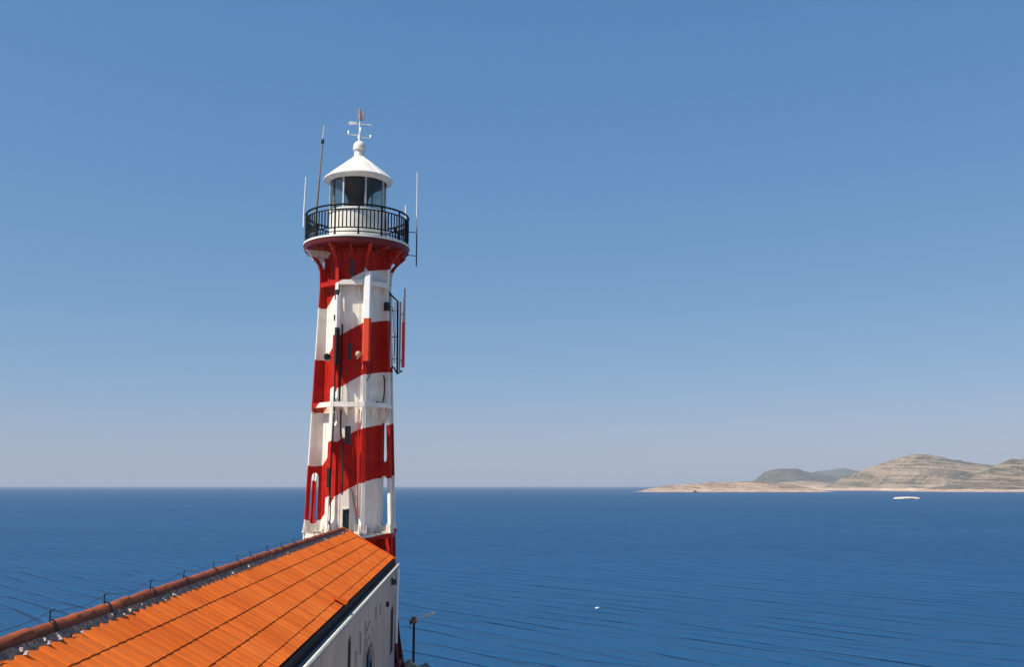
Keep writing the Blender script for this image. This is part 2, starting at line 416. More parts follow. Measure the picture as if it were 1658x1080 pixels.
# dark small boat by the islet shore and white buoy on the near water
bt = empty('motorboat', (793, 3545, 0), R(12))
tag(bt, 'tiny dark boat moored close under the pale shore of the low islet', 'boat')
hull = MB()
st_ = [(-8, .3, 2.2), (-7.5, 2.6, 2.3), (-3, 3.2, 2.3), (3, 2.9, 2.5), (7, 1.4, 3.0), (8.6, .1, 3.4)]
vs = []
for x, hw, z in st_: vs += [(x, -hw, z), (x, -hw*.6, -.4), (x, hw*.6, -.4), (x, hw, z)]
fs = []
for i in range(len(st_)-1):
    for k in range(3): fs.append((i*4+k, i*4+k+1, i*4+k+5, i*4+k+4))
    fs.append((i*4+3, i*4, i*4+4, i*4+7))
fs += [(0,3,2,1), (20,21,22,23)]
hull.add(vs, fs).build('hull', M['dark'], bt)
MB().box((-1, 0, 3.6), (5, 3.6, 2.6)).box((-1.3, 0, 5.0), (5.6, 4.0, .25)).build('cabin', M['dark'], bt)
MB().tube([(-1, 0, 5.1), (-1, 0, 8.5)], .12).build('mast', M['dark'], bt)

by = empty('buoy', (23.15, 186.1, 0), R(20)); by.scale = (.75, .75, .75)
tag(by, 'small white float lying on the near water right of the lighthouse', 'buoy')
MB().lathe([(.01,-.55), (.14,-.5), (.24,-.3), (.27,0), (.24,.3), (.14,.5), (.01,.55)], 16).build('float', M['whitep'], by, smooth=True).rotation_euler = (0, R(90), 0)
by.children[0].location = (0, 0, .12)
MB().tube([(.5,0,.12), (.66,0,.2), (.72,0,.3)], .03).build('mooring_eye', M['galv'], by)

# ------------------------------------------------------------------ the rock the station stands on
def island():
    nx, ny = 110, 110; x0, x1, y0, y1 = -62, 40, -48, 74
    vs = []; fs = []
    for j in range(ny+1):
        for i in range(nx+1):
            x = x0 + (x1-x0)*i/nx; y = y0 + (y1-y0)*j/ny
            dy = max(y - 36.5, 0); dx = max(x - 12.5, 0); dxl = max(-12 - x, 0); dyb = max(-22 - y, 0)
            d = math.hypot(math.hypot(dy, dyb), max(dx, dxl))
            n1 = noise.fractal(Vector((x/7, y/7, 2)), 1, 2, 7); n2 = noise.fractal(Vector((x/1.6, y/1.6, 6)), 1, 2, 5)
            k = min(1, d/2)
            z = 15.35 - .95*d**1.02 + (n1*1.6 + n2*.35)*k*(1 if d > 4 else .45) - .05*abs(n1)
            vs.append((x, y, max(z, -.9)))
    for j in range(ny):
        for i in range(nx):
            a = j*(nx+1)+i; fs.append((a, a+1, a+nx+2, a+nx+1))
    o = MB().add(vs, fs).build('rocky_ground', M['rock'])
    for p in o.data.polygons: p.use_smooth = True
    tag(o, 'rocky ground of the lighthouse island', kind='structure')
island()

def rock(loc, s, seed):
    import bmesh
    bm = bmesh.new(); bmesh.ops.create_icosphere(bm, subdivisions=3, radius=1)
    for v_ in bm.verts:
        n1 = noise.fractal(v_.co*1.3 + Vector((seed, 0, 0)), 1, 2, 5); f = 1 + n1*.45
        v_.co = Vector((v_.co.x*s[0]*f, v_.co.y*s[1]*f, v_.co.z*s[2]*f))
    me = bpy.data.meshes.new('boulder'); bm.to_mesh(me); bm.free(); me.materials.append(M['rock'])
    o = bpy.data.objects.new('boulder', me); col.objects.link(o); o.location = loc; return o
tag(rock((-2.15, 37.6, 15.25), (.55, .5, .42), 1), 'larger brown boulder at the foot of the tower beside the lamp post', 'rock')
tag(rock((-1.62, 38.15, 15.1), (.42, .4, .38), 4), 'small sunlit boulder right of the lamp post foot', 'rock')

# curved handrail pipe near the rocks
o = MB().tube([(-2.2, 36.8, 15.62), (-2.05, 36.8, 15.80), (-1.9, 36.8, 15.74), (-1.72, 36.8, 15.64), (-1.56, 36.8, 15.60), (-1.48, 36.8, 15.52), (-1.46, 36.8, 15.1)], .05, 10).build('bent_pipe', plain('tan_painted_pipe', (.72, .52, .28), .4))
tag(o, 'bent tan pipe curving over the boulders at the bottom edge', 'pipe')

# ------------------------------------------------------------------ lighthouse
TX, TY = -4.19, 36.0
PH = [-75 + 45*k for k in range(8)]
lh = empty('lighthouse', (TX, TY, TZ), R(6.4))
tag(lh, 'tall iron lighthouse with red and white spiral bands, black gallery rail and white lantern dome', 'lighthouse')
def Lp(ph, r, z, tt=0):       # tower-local point: angle (0 towards the camera side), radius, world height, tangential offset
    a = R(ph); return (r*math.sin(a) + tt*math.cos(a), -r*math.cos(a) + tt*math.sin(a), z - TZ)
CORE = 1.07
# shaft: octagon with vertices at the buttresses
prof = [(CORE+.12, 0), (CORE+.12, .5), (CORE, .62)] + [(CORE, 1 + k) for k in range(14)] + [(CORE, 15.05)]
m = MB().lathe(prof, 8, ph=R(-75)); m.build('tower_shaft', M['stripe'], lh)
# riveted vertical plate seams on the shaft faces
for k in range(8):
    ph = PH[k] + 22.5; rr = CORE*math.cos(R(22.5))
    for off in (-.27, .27):
        s = MB(); a = Lp(ph, rr - .01, TZ+.7, off); b = Lp(ph, rr + .012, TZ+.7, off)
        P = []
        for zz in (TZ+.7, 30.36):
            P += [Lp(ph, rr-.01, zz, off-.02), Lp(ph, rr-.01, zz, off+.02), Lp(ph, rr+.012, zz, off+.02), Lp(ph, rr+.012, zz, off-.02)]
        s.hexa(P); s.build('plate_seam', M['stripe'], lh)

def Rout(z):
    if z >= 20.3: return 1.28 + (29.1 - z) * .0365
    u = (20.3 - z) / 4.9; return 1.601 + .12*u + .38*u**3
def bracket_r(z):             # curved gallery bracket above the top ring
    pts = [(29.1, 1.28), (29.6, 1.30), (29.85, 1.37), (30.0, 1.47), (30.15, 1.62), (30.28, 1.76), (30.38, 1.85)]
    if z <= pts[0][0]: return Rout(z)
    for (a, ra), (b, rb) in zip(pts, pts[1:]):
        if z <= b: return ra + (rb-ra)*(z-a)/(b-a)
    return pts[-1][1]
SLOT_STD = [(16.3, 19.8), (20.75, 23.15), (24.05, 24.6), (25.0, 26.05), (28.3, 28.95), (29.55, 30.2)]
SLOT_SETS = {-75: [(16.3, 19.8), (20.7, 22.45), (29.7, 30.2)], 60: [(16.3, 19.8), (20.6, 22.35), (22.8, 24.3), (29.6, 30.2)], 105: [(16.3, 19.8), (20.6, 22.35), (22.8, 24.3), (29.6, 30.2)],
             240: [(16.3, 19.8), (20.7, 22.45), (29.7, 30.2)]}
def web(ph):
    SLOTS = SLOT_SETS.get(ph, SLOT_STD)
    t_ = .022; m = MB()
    def strip(zs, ra, rb):
        n = len(zs); vs = []
        for z, a, b in zip(zs, ra, rb): vs += [Lp(ph,a,z,-t_), Lp(ph,b,z,-t_), Lp(ph,b,z,t_), Lp(ph,a,z,t_)]
        fs = [(3,2,1,0), tuple(range(4*n-4, 4*n))]
        for i in range(n-1):
            for k in range(4): k2 = (k+1) % 4; fs.append((4*i+k, 4*i+k2, 4*i+4+k2, 4*i+4+k))
        m.add(vs, fs)
    cuts = [TZ - .1] + [z for s in SLOTS for z in s] + [30.38]
    ri = CORE*.985
    for i in range(len(cuts)-1):
        z0, z1 = cuts[i], cuts[i+1]
        if i % 2 == 0:
            n = max(2, int((z1-z0)/.25)+1); zs = [z0 + (z1-z0)*k/(n-1) for k in range(n)]
            strip(zs, [ri]*n, [bracket_r(z) for z in zs])
        else:
            ns = 25; zs = []; 
            for k in range(ns):
                u = k/(ns-1); zs.append(z0 + (z1-z0)*(.5 - .5*math.cos(math.pi*u)))
            A = []; B = []
            for z in zs:
                ro = bracket_r(z); mg = .10 if ph in SLOT_SETS else .05; a0 = CORE + mg; b0 = ro - mg; hw = (b0 - a0)/2; c0 = (a0+b0)/2
                e = min(z - z0, z1 - z); q = 1 if e >= hw*1.3 else math.sqrt(max(0, 1 - (1 - e/(hw*1.3))**2))
                A.append(c0 - hw*q); B.append(c0 + hw*q)
            strip(zs, [ri]*ns, [max(a, ri+.005) for a in A]); strip(zs, [min(b, bracket_r(z)-.005) for b, z in zip(B, zs)], [bracket_r(z) for z in zs])
    return m
def sweep(ph, zs, rf, wid, thk):
    m = MB(); n = len(zs); vs = []
    for z in zs:
        r = rf(z); vs += [Lp(ph, r-.01, z, -wid/2), Lp(ph, r+thk, z, -wid/2), Lp(ph, r+thk, z, wid/2), Lp(ph, r-.01, z, wid/2)]
    fs = [(3,2,1,0), tuple(range(4*n-4, 4*n))]
    for i in range(n-1):
        for k in range(4): k2 = (k+1) % 4; fs.append((4*i+k, 4*i+k2, 4*i+4+k2, 4*i+4+k))
    return m.add(vs, fs)
zs_post = [TZ-.1 + (29.1-TZ+.1)*k/30 for k in range(31)] + [29.35, 29.6, 29.75, 29.85, 29.93, 30.0, 30.08, 30.15, 30.22, 30.28, 30.33, 30.38]
for ph in PH:
    b = web(ph).build('buttress', M['stripe'], lh)
    sweep(ph, zs_post, bracket_r, .125, .04).build('flange', M['stripe'], b)
def oct_ring(z, r0, r1, h):
    m = MB(); n = 8; prof = [(r0, z-TZ-h/2), (r1, z-TZ-h/2), (r1, z-TZ+h/2), (r0, z-TZ+h/2)]
    return m.lathe(prof, 8, ph=R(-75), close=True)
for z in (16.0, 20.3, 24.78, 29.1):
    r = Rout(z)
    oct_ring(z, r - .085, r + .055, .17).build('ring_beam', M['stripe'], lh)
# foot plate with bolted shoes at the base flange of the second stage
for ph in PH:
    m = MB(); m.hexa([Lp(ph, 1.05, 20.39, -.16), Lp(ph, 1.67, 20.39, -.12), Lp(ph, 1.67, 20.39, .12), Lp(ph, 1.05, 20.39, .16),
                      Lp(ph, 1.05, 20.45, -.16), Lp(ph, 1.67, 20.45, -.12), Lp(ph, 1.67, 20.45, .12), Lp(ph, 1.05, 20.45, .16)])
    for tt in (-.11, .11):
        m.hexa([Lp(ph, 1.5, 20.45, tt-.015), Lp(ph, 1.66, 20.45, tt-.015), Lp(ph, 1.66, 20.45, tt+.015), Lp(ph, 1.5, 20.45, tt+.015),
                Lp(ph, 1.5, 20.70, tt-.015), Lp(ph, 1.62, 20.70, tt-.015), Lp(ph, 1.62, 20.70, tt+.015), Lp(ph, 1.5, 20.70, tt+.015)])
    m.build('buttress_shoe', M['stripe'], lh)
# windows in the shaft faces
def shaft_window(ph, z0, z1, w_=.085, tt=0.0):
    rr = CORE*math.cos(R(22.5)); f = MB(); e = .045
    for (a0, a1, b0, b1) in ((-w_-e, -w_, z0-e, z1+e), (w_, w_+e, z0-e, z1+e), (-w_, w_, z1, z1+e), (-w_, w_, z0-e, z0)):
        f.hexa([Lp(ph, rr-.02, b0, tt+a0), Lp(ph, rr-.02, b0, tt+a1), Lp(ph, rr+.05, b0, tt+a1), Lp(ph, rr+.05, b0, tt+a0),
                Lp(ph, rr-.02, b1, tt+a0), Lp(ph, rr-.02, b1, tt+a1), Lp(ph, rr+.05, b1, tt+a1), Lp(ph, rr+.05, b1, tt+a0)])
    fo = f.build('window', M['stripe'], lh)
    MB().hexa([Lp(ph, rr+.002, z0, tt-w_), Lp(ph, rr+.002, z0, tt+w_), Lp(ph, rr+.008, z0, tt+w_), Lp(ph, rr+.008, z0, tt-w_),
               Lp(ph, rr+.002, z1, tt-w_), Lp(ph, rr+.002, z1, tt+w_), Lp(ph, rr+.008, z1, tt+w_), Lp(ph, rr+.008, z1, tt-w_)]).build('pane', M['darkglass'], fo)
for z0, z1, w_ in ((29.35, 29.95, .07), (26.37, 26.96, .07), (23.42, 24.05, .10), (20.5, 21.2, .11)):
    shaft_window(-7.5, z0, z1, w_, -.02)
shaft_window(172.5, 27.8, 28.4); shaft_window(172.5, 24.0, 24.6); shaft_window(82.5, 25.2, 25.8)

# gallery deck
deck = MB().lathe([(CORE-.05, 30.38-TZ), (1.80, 30.38-TZ), (1.87, 30.42-TZ), (1.90, 30.50-TZ), (1.90, 30.585-TZ), (1.05, 30.585-TZ)], 64).build('gallery_deck', M['maroon'] if 0 else plain('gallery_red_paint', (.15, .007, .007), .5), lh, smooth=True)
MB().lathe([(1.92, 30.588-TZ), (1.93, 30.60-TZ), (1.93, 30.665-TZ), (1.0, 30.675-TZ)], 64).build('deck_kerb', M['white'], lh, smooth=True)
# radial joists below the deck
for k in range(8):
    ph = PH[k] + 22.5
    MB().hexa([Lp(ph, 1.0, 30.24, -.03), Lp(ph, 1.78, 30.30, -.03), Lp(ph, 1.78, 30.30, .03), Lp(ph, 1.0, 30.24, .03),
               Lp(ph, 1.0, 30.378, -.03), Lp(ph, 1.78, 30.378, -.03), Lp(ph, 1.78, 30.378, .03), Lp(ph, 1.0, 30.378, .03)]).build('joist', M['stripe'], lh)
# railing
RR = 1.86
rl = MB()
def ring_tube(r, z, rad, n=72):
    m = MB(); vs = []; fs = []; q = 8
    for k in range(n):
        a = 2*math.pi*k/n
        for j in range(q):
            b = 2*math.pi*j/q; rr = r + rad*math.cos(b); vs.append((rr*math.sin(a), -rr*math.cos(a), z - TZ + rad*math.sin(b)))
    for k in range(n):
        for j in range(q):
            k2 = (k+1) % n; j2 = (j+1) % q; fs.append((k*q+j, k2*q+j, k2*q+j2, k*q+j2))
    return m.add(vs, fs)
rail = ring_tube(RR, 31.75, .036).build('railing', M['black'], lh)
for z, rad in ((31.58, .024), (30.92, .024), (30.78, .02)): ring_tube(RR, z, rad).build('rail', M['black'], rail)
nb = 84
b0 = MB().tube([(0,0,30.90-TZ), (0,0,31.58-TZ)], .026, 6).build('baluster', M['black'], rail)
p0 = MB().tube([(0,0,30.66-TZ), (0,0,31.76-TZ)], .032, 8).tube([(0,.0,30.68-TZ), (0,0,30.72-TZ)], .05, 8).build('post', M['black'], rail)
first = {'b': b0, 'p': p0}
fb = fp = True
for k in range(nb):
    a = 2*math.pi*(k+.3)/nb
    x, y = RR*math.sin(a), -RR*math.cos(a)
    if k % 6 == 0:
        if fp: p0.location = (x, y, 0); fp = False
        else: inst(p0, 'post', rail, (x, y, 0))
    else:
        if fb: b0.location = (x, y, 0); fb = False
        else: inst(b0, 'baluster', rail, (x, y, 0))
# lantern drum, glazing, roof
GR = 1.03
MB().lathe([(1.09, 30.68-TZ), (1.09, 30.80-TZ), (GR, 30.84-TZ), (GR, 31.80-TZ), (GR+.05, 31.83-TZ), (GR+.05, 31.90-TZ), (.5, 31.905-TZ)], 64).build('lantern_drum', M['white'], lh, smooth=True)
MB().hexa([Lp(100, GR-.01, 30.86, -.3), Lp(100, GR-.01, 30.86, .3), Lp(100, GR+.05, 30.86, .3), Lp(100, GR+.05, 30.86, -.3),
           Lp(100, GR-.01, 31.75, -.3), Lp(100, GR-.01, 31.75, .3), Lp(100, GR+.05, 31.75, .3), Lp(100, GR+.05, 31.75, -.3)]).build('drum_door', M['white'], lh)
for k in range(12):      # standing seams on the dome
    sd = MB(); a_ = 30*k + 8; pts = [Lp(a_, rr_, zz_) for rr_, zz_ in ((1.25, 33.19), (1.0, 33.405), (.75, 33.62), (.5, 33.825), (.3, 33.985), (.21, 34.07))]
    sd.tube(pts, .011, 6).build('roof_seam', M['white'], lh)
for ph in PH:
    MB().hexa([Lp(ph, GR-.03, 31.905, -.028), Lp(ph, GR+.03, 31.905, -.028), Lp(ph, GR+.03, 31.905, .028), Lp(ph, GR-.03, 31.905, .028),
               Lp(ph, GR-.03, 33.04, -.028), Lp(ph, GR+.03, 33.04, -.028), Lp(ph, GR+.03, 33.04, .028), Lp(ph, GR-.03, 33.04, .028)]).build('mullion', M['galv'], lh)
    a, b = ph + 1.6, ph + 43.4
    MB().hexa([Lp(a, GR-.003, 31.91, 0), Lp(b, GR-.003, 31.91, 0), Lp(b, GR+.003, 31.91, 0), Lp(a, GR+.003, 31.91, 0),
               Lp(a, GR-.003, 33.04, 0), Lp(b, GR-.003, 33.04, 0), Lp(b, GR+.003, 33.04, 0), Lp(a, GR+.003, 33.04, 0)]).build('lantern_pane', M['glass'], lh)
MB().lathe([(.01, 31.91-TZ), (.34, 31.91-TZ), (.36, 32.1-TZ), (.37, 32.4-TZ), (.46, 32.62-TZ), (.70, 32.84-TZ), (.96, 33.03-TZ)], 32).build('lamp_housing', plain('dark_lamp_housing', (.06, .055, .07), .5), lh, smooth=True)
MB().lathe([(.01, 33.05-TZ), (1.04, 33.05-TZ)], 48).build('lantern_ceiling', M['dark'], lh)
roof_o = MB().lathe([(1.00, 33.07-TZ), (1.04, 33.02-TZ), (1.09, 33.02-TZ), (1.10, 33.04-TZ), (1.20, 33.09-TZ), (1.255, 33.12-TZ), (1.265, 33.15-TZ), (1.262, 33.175-TZ), (1.235, 33.195-TZ),
                     (1.0, 33.40-TZ), (.75, 33.615-TZ), (.5, 33.82-TZ), (.3, 33.98-TZ), (.2, 34.07-TZ)], 64).build('lantern_roof', M['white'], lh, smooth=True)
MB().lathe([(.2, 34.06-TZ), (.19, 34.14-TZ), (.175, 34.3-TZ), (.23, 34.33-TZ), (.24, 34.36-TZ), (.22, 34.38-TZ), (.225, 34.45-TZ), (.21, 34.55-TZ), (.16, 34.63-TZ), (.08, 34.68-TZ), (.01, 34.69-TZ)], 32).build('vent_ball', M['white'], lh, smooth=True)
# weather vane
wv = MB().tube([(0,0,34.66-TZ), (0,0,35.0-TZ), (0,0,35.55-TZ)], [.045, .032, .026], 10).build('weather_vane', M['white'], lh)
def arm(ang, z, ln, up):
    a = R(ang); dx, dy = math.sin(a), -math.cos(a); m = MB()
    m.tube([(0,0,z-TZ), (dx*ln*.5, dy*ln*.5, z-TZ-.01), (dx*ln, dy*ln, z-TZ+.0)], .014, 6)
    x, y = dx*ln, dy*ln
    return m.tube([(x, y, z-TZ-.02), (x, y, z-TZ+.06), (x, y, z-TZ+up)], [.03, .045, .02], 6)
for ang, up in ((-85, .14), (5, .16), (95, .12), (185, .16)): arm(ang, 34.93 + (-.08 if ang == 95 else 0), .41, up).build('compass_arm', M['white'], wv)
m = MB().tube([(-.38, 0, 35.37-TZ), (.4, 0, 35.34-TZ)], .016, 8)
m.hexa([(-.43,-.01,35.37-TZ), (-.36,-.01,35.31-TZ), (-.36,.01,35.31-TZ), (-.43,.01,35.37-TZ), (-.38,-.01,35.45-TZ), (-.12,-.01,35.42-TZ), (-.12,.01,35.42-TZ), (-.38,.01,35.45-TZ)])
m.hexa([(-.36,-.011,35.31-TZ), (-.12,-.011,35.34-TZ), (-.12,.011,35.34-TZ), (-.36,.011,35.31-TZ), (-.38,-.011,35.43-TZ), (-.12,-.011,35.42-TZ), (-.12,.011,35.42-TZ), (-.38,.011,35.43-TZ)])
m.hexa([(.27,-.01,35.32-TZ), (.43,-.01,35.32-TZ), (.43,.01,35.32-TZ), (.27,.01,35.32-TZ), (.27,-.01,35.375-TZ), (.43,-.01,35.36-TZ), (.43,.01,35.36-TZ), (.27,.01,35.375-TZ)])
m.build('wind_arrow', M['white'], wv)
m = MB().tube([(0,0,35.5-TZ), (0,0,35.58-TZ), (-.01,0,35.9-TZ), (-.02,0,36.0-TZ)], [.05, .06, .035, .012], 8)
for x, z0, z1, r_ in ((-.07, 35.6, 35.96, .03), (.05, 35.58, 35.8, .035), (.14, 35.5, 35.84, .03)):
    m.tube([(x*.6,0,z0-TZ), (x,0,(z0+z1)/2-TZ), (x,0,z1-TZ)], [r_, r_*1.2, r_*.5], 6)
m.build('rusty_finial', plain('pale_rusted_metal', (.50, .33, .26), .7, var=.5, scale=25), wv)

# ------------------------------------------------------------------ aerials, cables and boxes hung on the tower
AR = R(6.4)
def tower_thing(name, label, cat, group=None):
    o = empty(name, (TX, TY, TZ), AR); tag(o, label, cat, group); return o
def rz(pts): return [(x, y, z - TZ) for x, y, z in pts]
o = tower_thing('radio_mast', 'thick leaning mast with a bulb near its top, left of the lantern', 'antenna')
MB().tube(rz([(-1.52, -.3, 30.7), (-1.47, -.3, 32.15), (-1.33, -.3, 34.5)]), [.05, .045, .032], 10).build('pole', plain('grey_brown_pole', (.22, .2, .18), .5), o)
MB().tube(rz([(-1.34, -.3, 34.42), (-1.33, -.3, 34.5), (-1.325, -.3, 34.6)]), [.04, .065, .04], 10).build('joint', M['dark'], o)
MB().tube(rz([(-1.325, -.3, 34.6), (-1.29, -.3, 35.1)]), .028, 8).tube(rz([(-1.36,-.3,35.08), (-1.18,-.3,35.02)]), .009, 5).build('tip', M['galv'], o)
WG = 'thin white whip aerials on the gallery rail'
o = tower_thing('whip_aerial', 'thin white whip standing at the far left end of the gallery rail', 'antenna', WG)
MB().tube(rz([(-1.93, -.1, 31.3), (-1.93, -.1, 31.9), (-1.905, -.1, 33.2)]), [.035, .03, .018], 8).build('whip', M['whitep'], o)
MB().tube(rz([(-1.93, -.1, 31.6), (-1.85, -.1, 31.6)]), .015, 6).build('clamp', M['black'], o)
o = tower_thing('whip_aerial', 'tallest white whip held out on two black arms, right of the gallery', 'antenna', WG)
MB().tube(rz([(2.165, -.1, 31.2), (2.16, -.1, 32), (2.155, -.1, 33.56)]), [.022, .02, .015], 8).build('whip', M['whitep'], o)
MB().tube(rz([(2.17, -.1, 29.98), (2.17, -.1, 31.45)]), .022, 8).build('lower_pole', M['black'], o)
for z in (31.25, 30.37): MB().tube(rz([(2.18, -.1, z), (1.84, -.1, z+.02)]), .016, 6).build('arm', M['black'], o)
o = tower_thing('whip_aerial', 'short white stub aerial on the right part of the gallery rail', 'antenna', WG)
MB().tube(rz([(1.72, -.7, 31.6), (1.72, -.7, 32.1)]), [.03, .022], 8).build('whip', M['whitep'], o)

def Lq(ph, r, z, tt=0): return Lp(ph, r, z, tt)
def bx(m, ph, r0, r1, t0, t1, z0, z1):
    return m.hexa([Lp(ph, r0, z0, t0), Lp(ph, r0, z0, t1), Lp(ph, r1, z0, t1), Lp(ph, r1, z0, t0),
                   Lp(ph, r0, z1, t0), Lp(ph, r0, z1, t1), Lp(ph, r1, z1, t1), Lp(ph, r1, z1, t0)])
o = tower_thing('panel_antenna', 'long flat panel antenna on the front of the tower, white above and orange red below', 'antenna')
def panel(m, ph, r0, wd, dp, z0, z1):
    e = .03
    pts = [(-wd/2+e, r0), (wd/2-e, r0), (wd/2, r0+e), (wd/2, r0+dp-e), (wd/2-e, r0+dp), (-wd/2+e, r0+dp), (-wd/2, r0+dp-e), (-wd/2, r0+e)]
    n = len(pts); vs = [Lp(ph, r, z0, tt) for tt, r in pts] + [Lp(ph, r, z1, tt) for tt, r in pts]
    fs = [tuple(reversed(range(n))), tuple(range(n, 2*n))] + [(k, (k+1) % n, n+(k+1) % n, n+k) for k in range(n)]
    return m.add(vs, fs)
def shift(ph, tt, m):
    a = R(ph); return m
def opanel(ph, r, face, wd, dp, z0, z1):      # box centred on (ph, r) whose front looks towards angle `face`
    cx_, cy_, _ = Lp(ph, r, 0); a = R(face); fx, fy = math.sin(a), -math.cos(a); tx, ty = math.cos(a), math.sin(a); e = .035
    sec = [(-wd/2+e, -dp/2), (wd/2-e, -dp/2), (wd/2, -dp/2+e), (wd/2, dp/2-e), (wd/2-e, dp/2), (-wd/2+e, dp/2), (-wd/2, dp/2-e), (-wd/2, -dp/2+e)]
    P = [(cx_ + t1*tx + d1*fx, cy_ + t1*ty + d1*fy) for t1, d1 in sec]; n = 8
    return MB().add([(x, y, z0-TZ) for x, y in P] + [(x, y, z1-TZ) for x, y in P], [tuple(reversed(range(n))), tuple(range(n, 2*n))] + [(k, (k+1) % n, n+(k+1) % n, n+k) for k in range(n)])
opanel(16.5, 1.50, -24, .25, .14, 27.77, 29.42).build('upper_cover', M['whitep'], o)
opanel(16.5, 1.50, -24, .25, .14, 26.27, 27.77).build('lower_cover', plain('orange_red_plastic', (.62, .05, .008), .5, var=.1, spec=.3), o)
MB().tube([Lp(13.5, 1.36, 26.0), Lp(13.5, 1.36, 29.6)], .03, 8).build('mounting_pole', M['galv'], o)
for z in (26.7, 29.0): bx(MB(), 16, 1.3, 1.45, -.05, .05, z, z+.08).build('bracket', M['galv'], o)

o = tower_thing('panel_antenna', 'narrow panel antenna seen edge on at the front left buttress, white above and dark below', 'antenna')
bx(MB(), -26, 1.26, 1.50, -.03, .04, 26.15, 27.45).build('lower_cover', M['dark'], o)
bx(MB(), -26, 1.28, 1.50, -.025, .035, 27.45, 28.6).build('upper_cover', M['whitep'], o)
MB().tube([Lp(-27, 1.36, 25.9), Lp(-27, 1.36, 28.6)], .024, 8).build('mounting_pole', M['darkgreen'], o)

o = tower_thing('panel_antenna', 'red panel antenna with pink top, outermost on the right hand frame', 'antenna')
def vpanel(x0, x1, y0, y1, z0, z1, tx=0):
    return MB().hexa(rz([(x0,y0,z0), (x1,y0,z0), (x1,y1,z0), (x0,y1,z0), (x0+tx,y0,z1), (x1,y0,z1), (x1,y1,z1), (x0+tx,y1,z1)]))
vpanel(1.69, 1.80, -.12, .12, 26.25, 27.88).build('lower_cover', M['redp'], o)
vpanel(1.70, 1.80, -.11, .11, 27.88, 29.15, .05).build('upper_cover', plain('faded_pink_plastic', (.55, .36, .34), .5), o)
MB().tube(rz([(1.62, 0, 26.1), (1.62, 0, 28.66)]), .032, 8).build('mounting_pole', M['cream'], o)
for z in (26.5, 28.2): MB().tube(rz([(1.62, 0, z), (1.7, 0, z)]), .03, 6).build('bracket', M['galv'], o)

o = tower_thing('antenna_frame', 'dark outrigger frame with white tubes on the right side of the tower', 'frame')
MB().tube(rz([(1.10, -.1, 29.0), (1.2, -.1, 28.95), (1.52, -.05, 28.66), (1.54, -.05, 26.04)]), .035, 8).build('outer_rail', M['black'], o)
MB().tube(rz([(1.17, -.25, 28.9), (1.19, -.25, 26.2)]), .05, 8).build('inner_rail', M['dark'], o)
MB().tube(rz([(1.05, -.1, 26.15), (1.25, -.1, 26.32), (1.42, -.08, 26.22), (1.54, -.05, 26.0), (1.72, 0, 26.12)]), .03, 8).build('lower_arm', M['black'], o)
for x, a, b in ((1.29, 26.2, 28.75), (1.43, 26.35, 28.6)):
    MB().tube(rz([(x, -.3, a), (x, -.3, b)]), .034, 8).build('tube_antenna', M['whitep'], o)
for x0, x1, z in ((1.17, 1.54, 28.3), (1.17, 1.54, 27.35), (1.17, 1.54, 26.55)):
    MB().tube(rz([(x0, -.2, z), ((x0+x1)/2, -.2, z-.03), (x1, -.1, z)]), .02, 6).build('cross_bar', M['black'], o)
MB().tube(rz([(1.33, -.34, 28.4), (1.37, -.34, 27.9), (1.36, -.34, 27.5), (1.43, -.34, 27.35), (1.41, -.34, 26.6)]), .012, 6).build('jumper_cable', M['black'], o)
o = tower_thing('junction_box', 'small dark box on the white band beside the outrigger frame', 'box')
MB().box((1.10, -.72, 28.34-TZ), (.13, .16, .30), R(50)).build('case', M['dark'], o)
MB().box((1.18, -.66, 28.34-TZ), (.12, .05, .05)).build('gland', M['black'], o)
o = tower_thing('signal_lamp', 'small round yellowed lamp beside the foot of the long front panel antenna', 'lamp')
c = Lp(6, 1.38, 26.52)
sph = [(.001, -.11), (.06, -.095), (.1, -.04), (.105, .03), (.07, .09), (.001, .11)]
mm = MB().lathe(sph, 16, c=(c[0], c[1])); mm.v = [(x, y, z + c[2]) for x, y, z in mm.v]; mm.build('globe', M['cream'], o, smooth=True)
bx(MB(), 6, 1.0, 1.35, -.02, .02, 26.38, 26.42).build('arm', M['galv'], o)
o = tower_thing('dish_antenna', 'small dark green dish on the lit left side of the red band', 'antenna')
c = Lp(-40, 1.38, 26.45)
dm = MB(); n = 20; vs = []; ax = Vector((-.45, -.75, -.35)).normalized(); s1 = ax.cross(Vector((0,0,1))).normalized(); s2 = ax.cross(s1)
for rr_, dd in ((.001, 0), (.06, .012), (.11, .04), (.14, .07)):
    for k in range(n):
        a = 2*math.pi*k/n; p = Vector(c) + ax*dd + (s1*math.cos(a) + s2*math.sin(a))*rr_; vs.append(tuple(p))
dm.add(vs, [(j*n+k, j*n+(k+1) % n, (j+1)*n+(k+1) % n, (j+1)*n+k) for j in range(3) for k in range(n)])
dm.build('reflector', M['darkgreen'], o, smooth=True)
MB().tube([c, Lp(-33, 1.38, 26.45)], .022, 6).build('arm', M['black'], o)

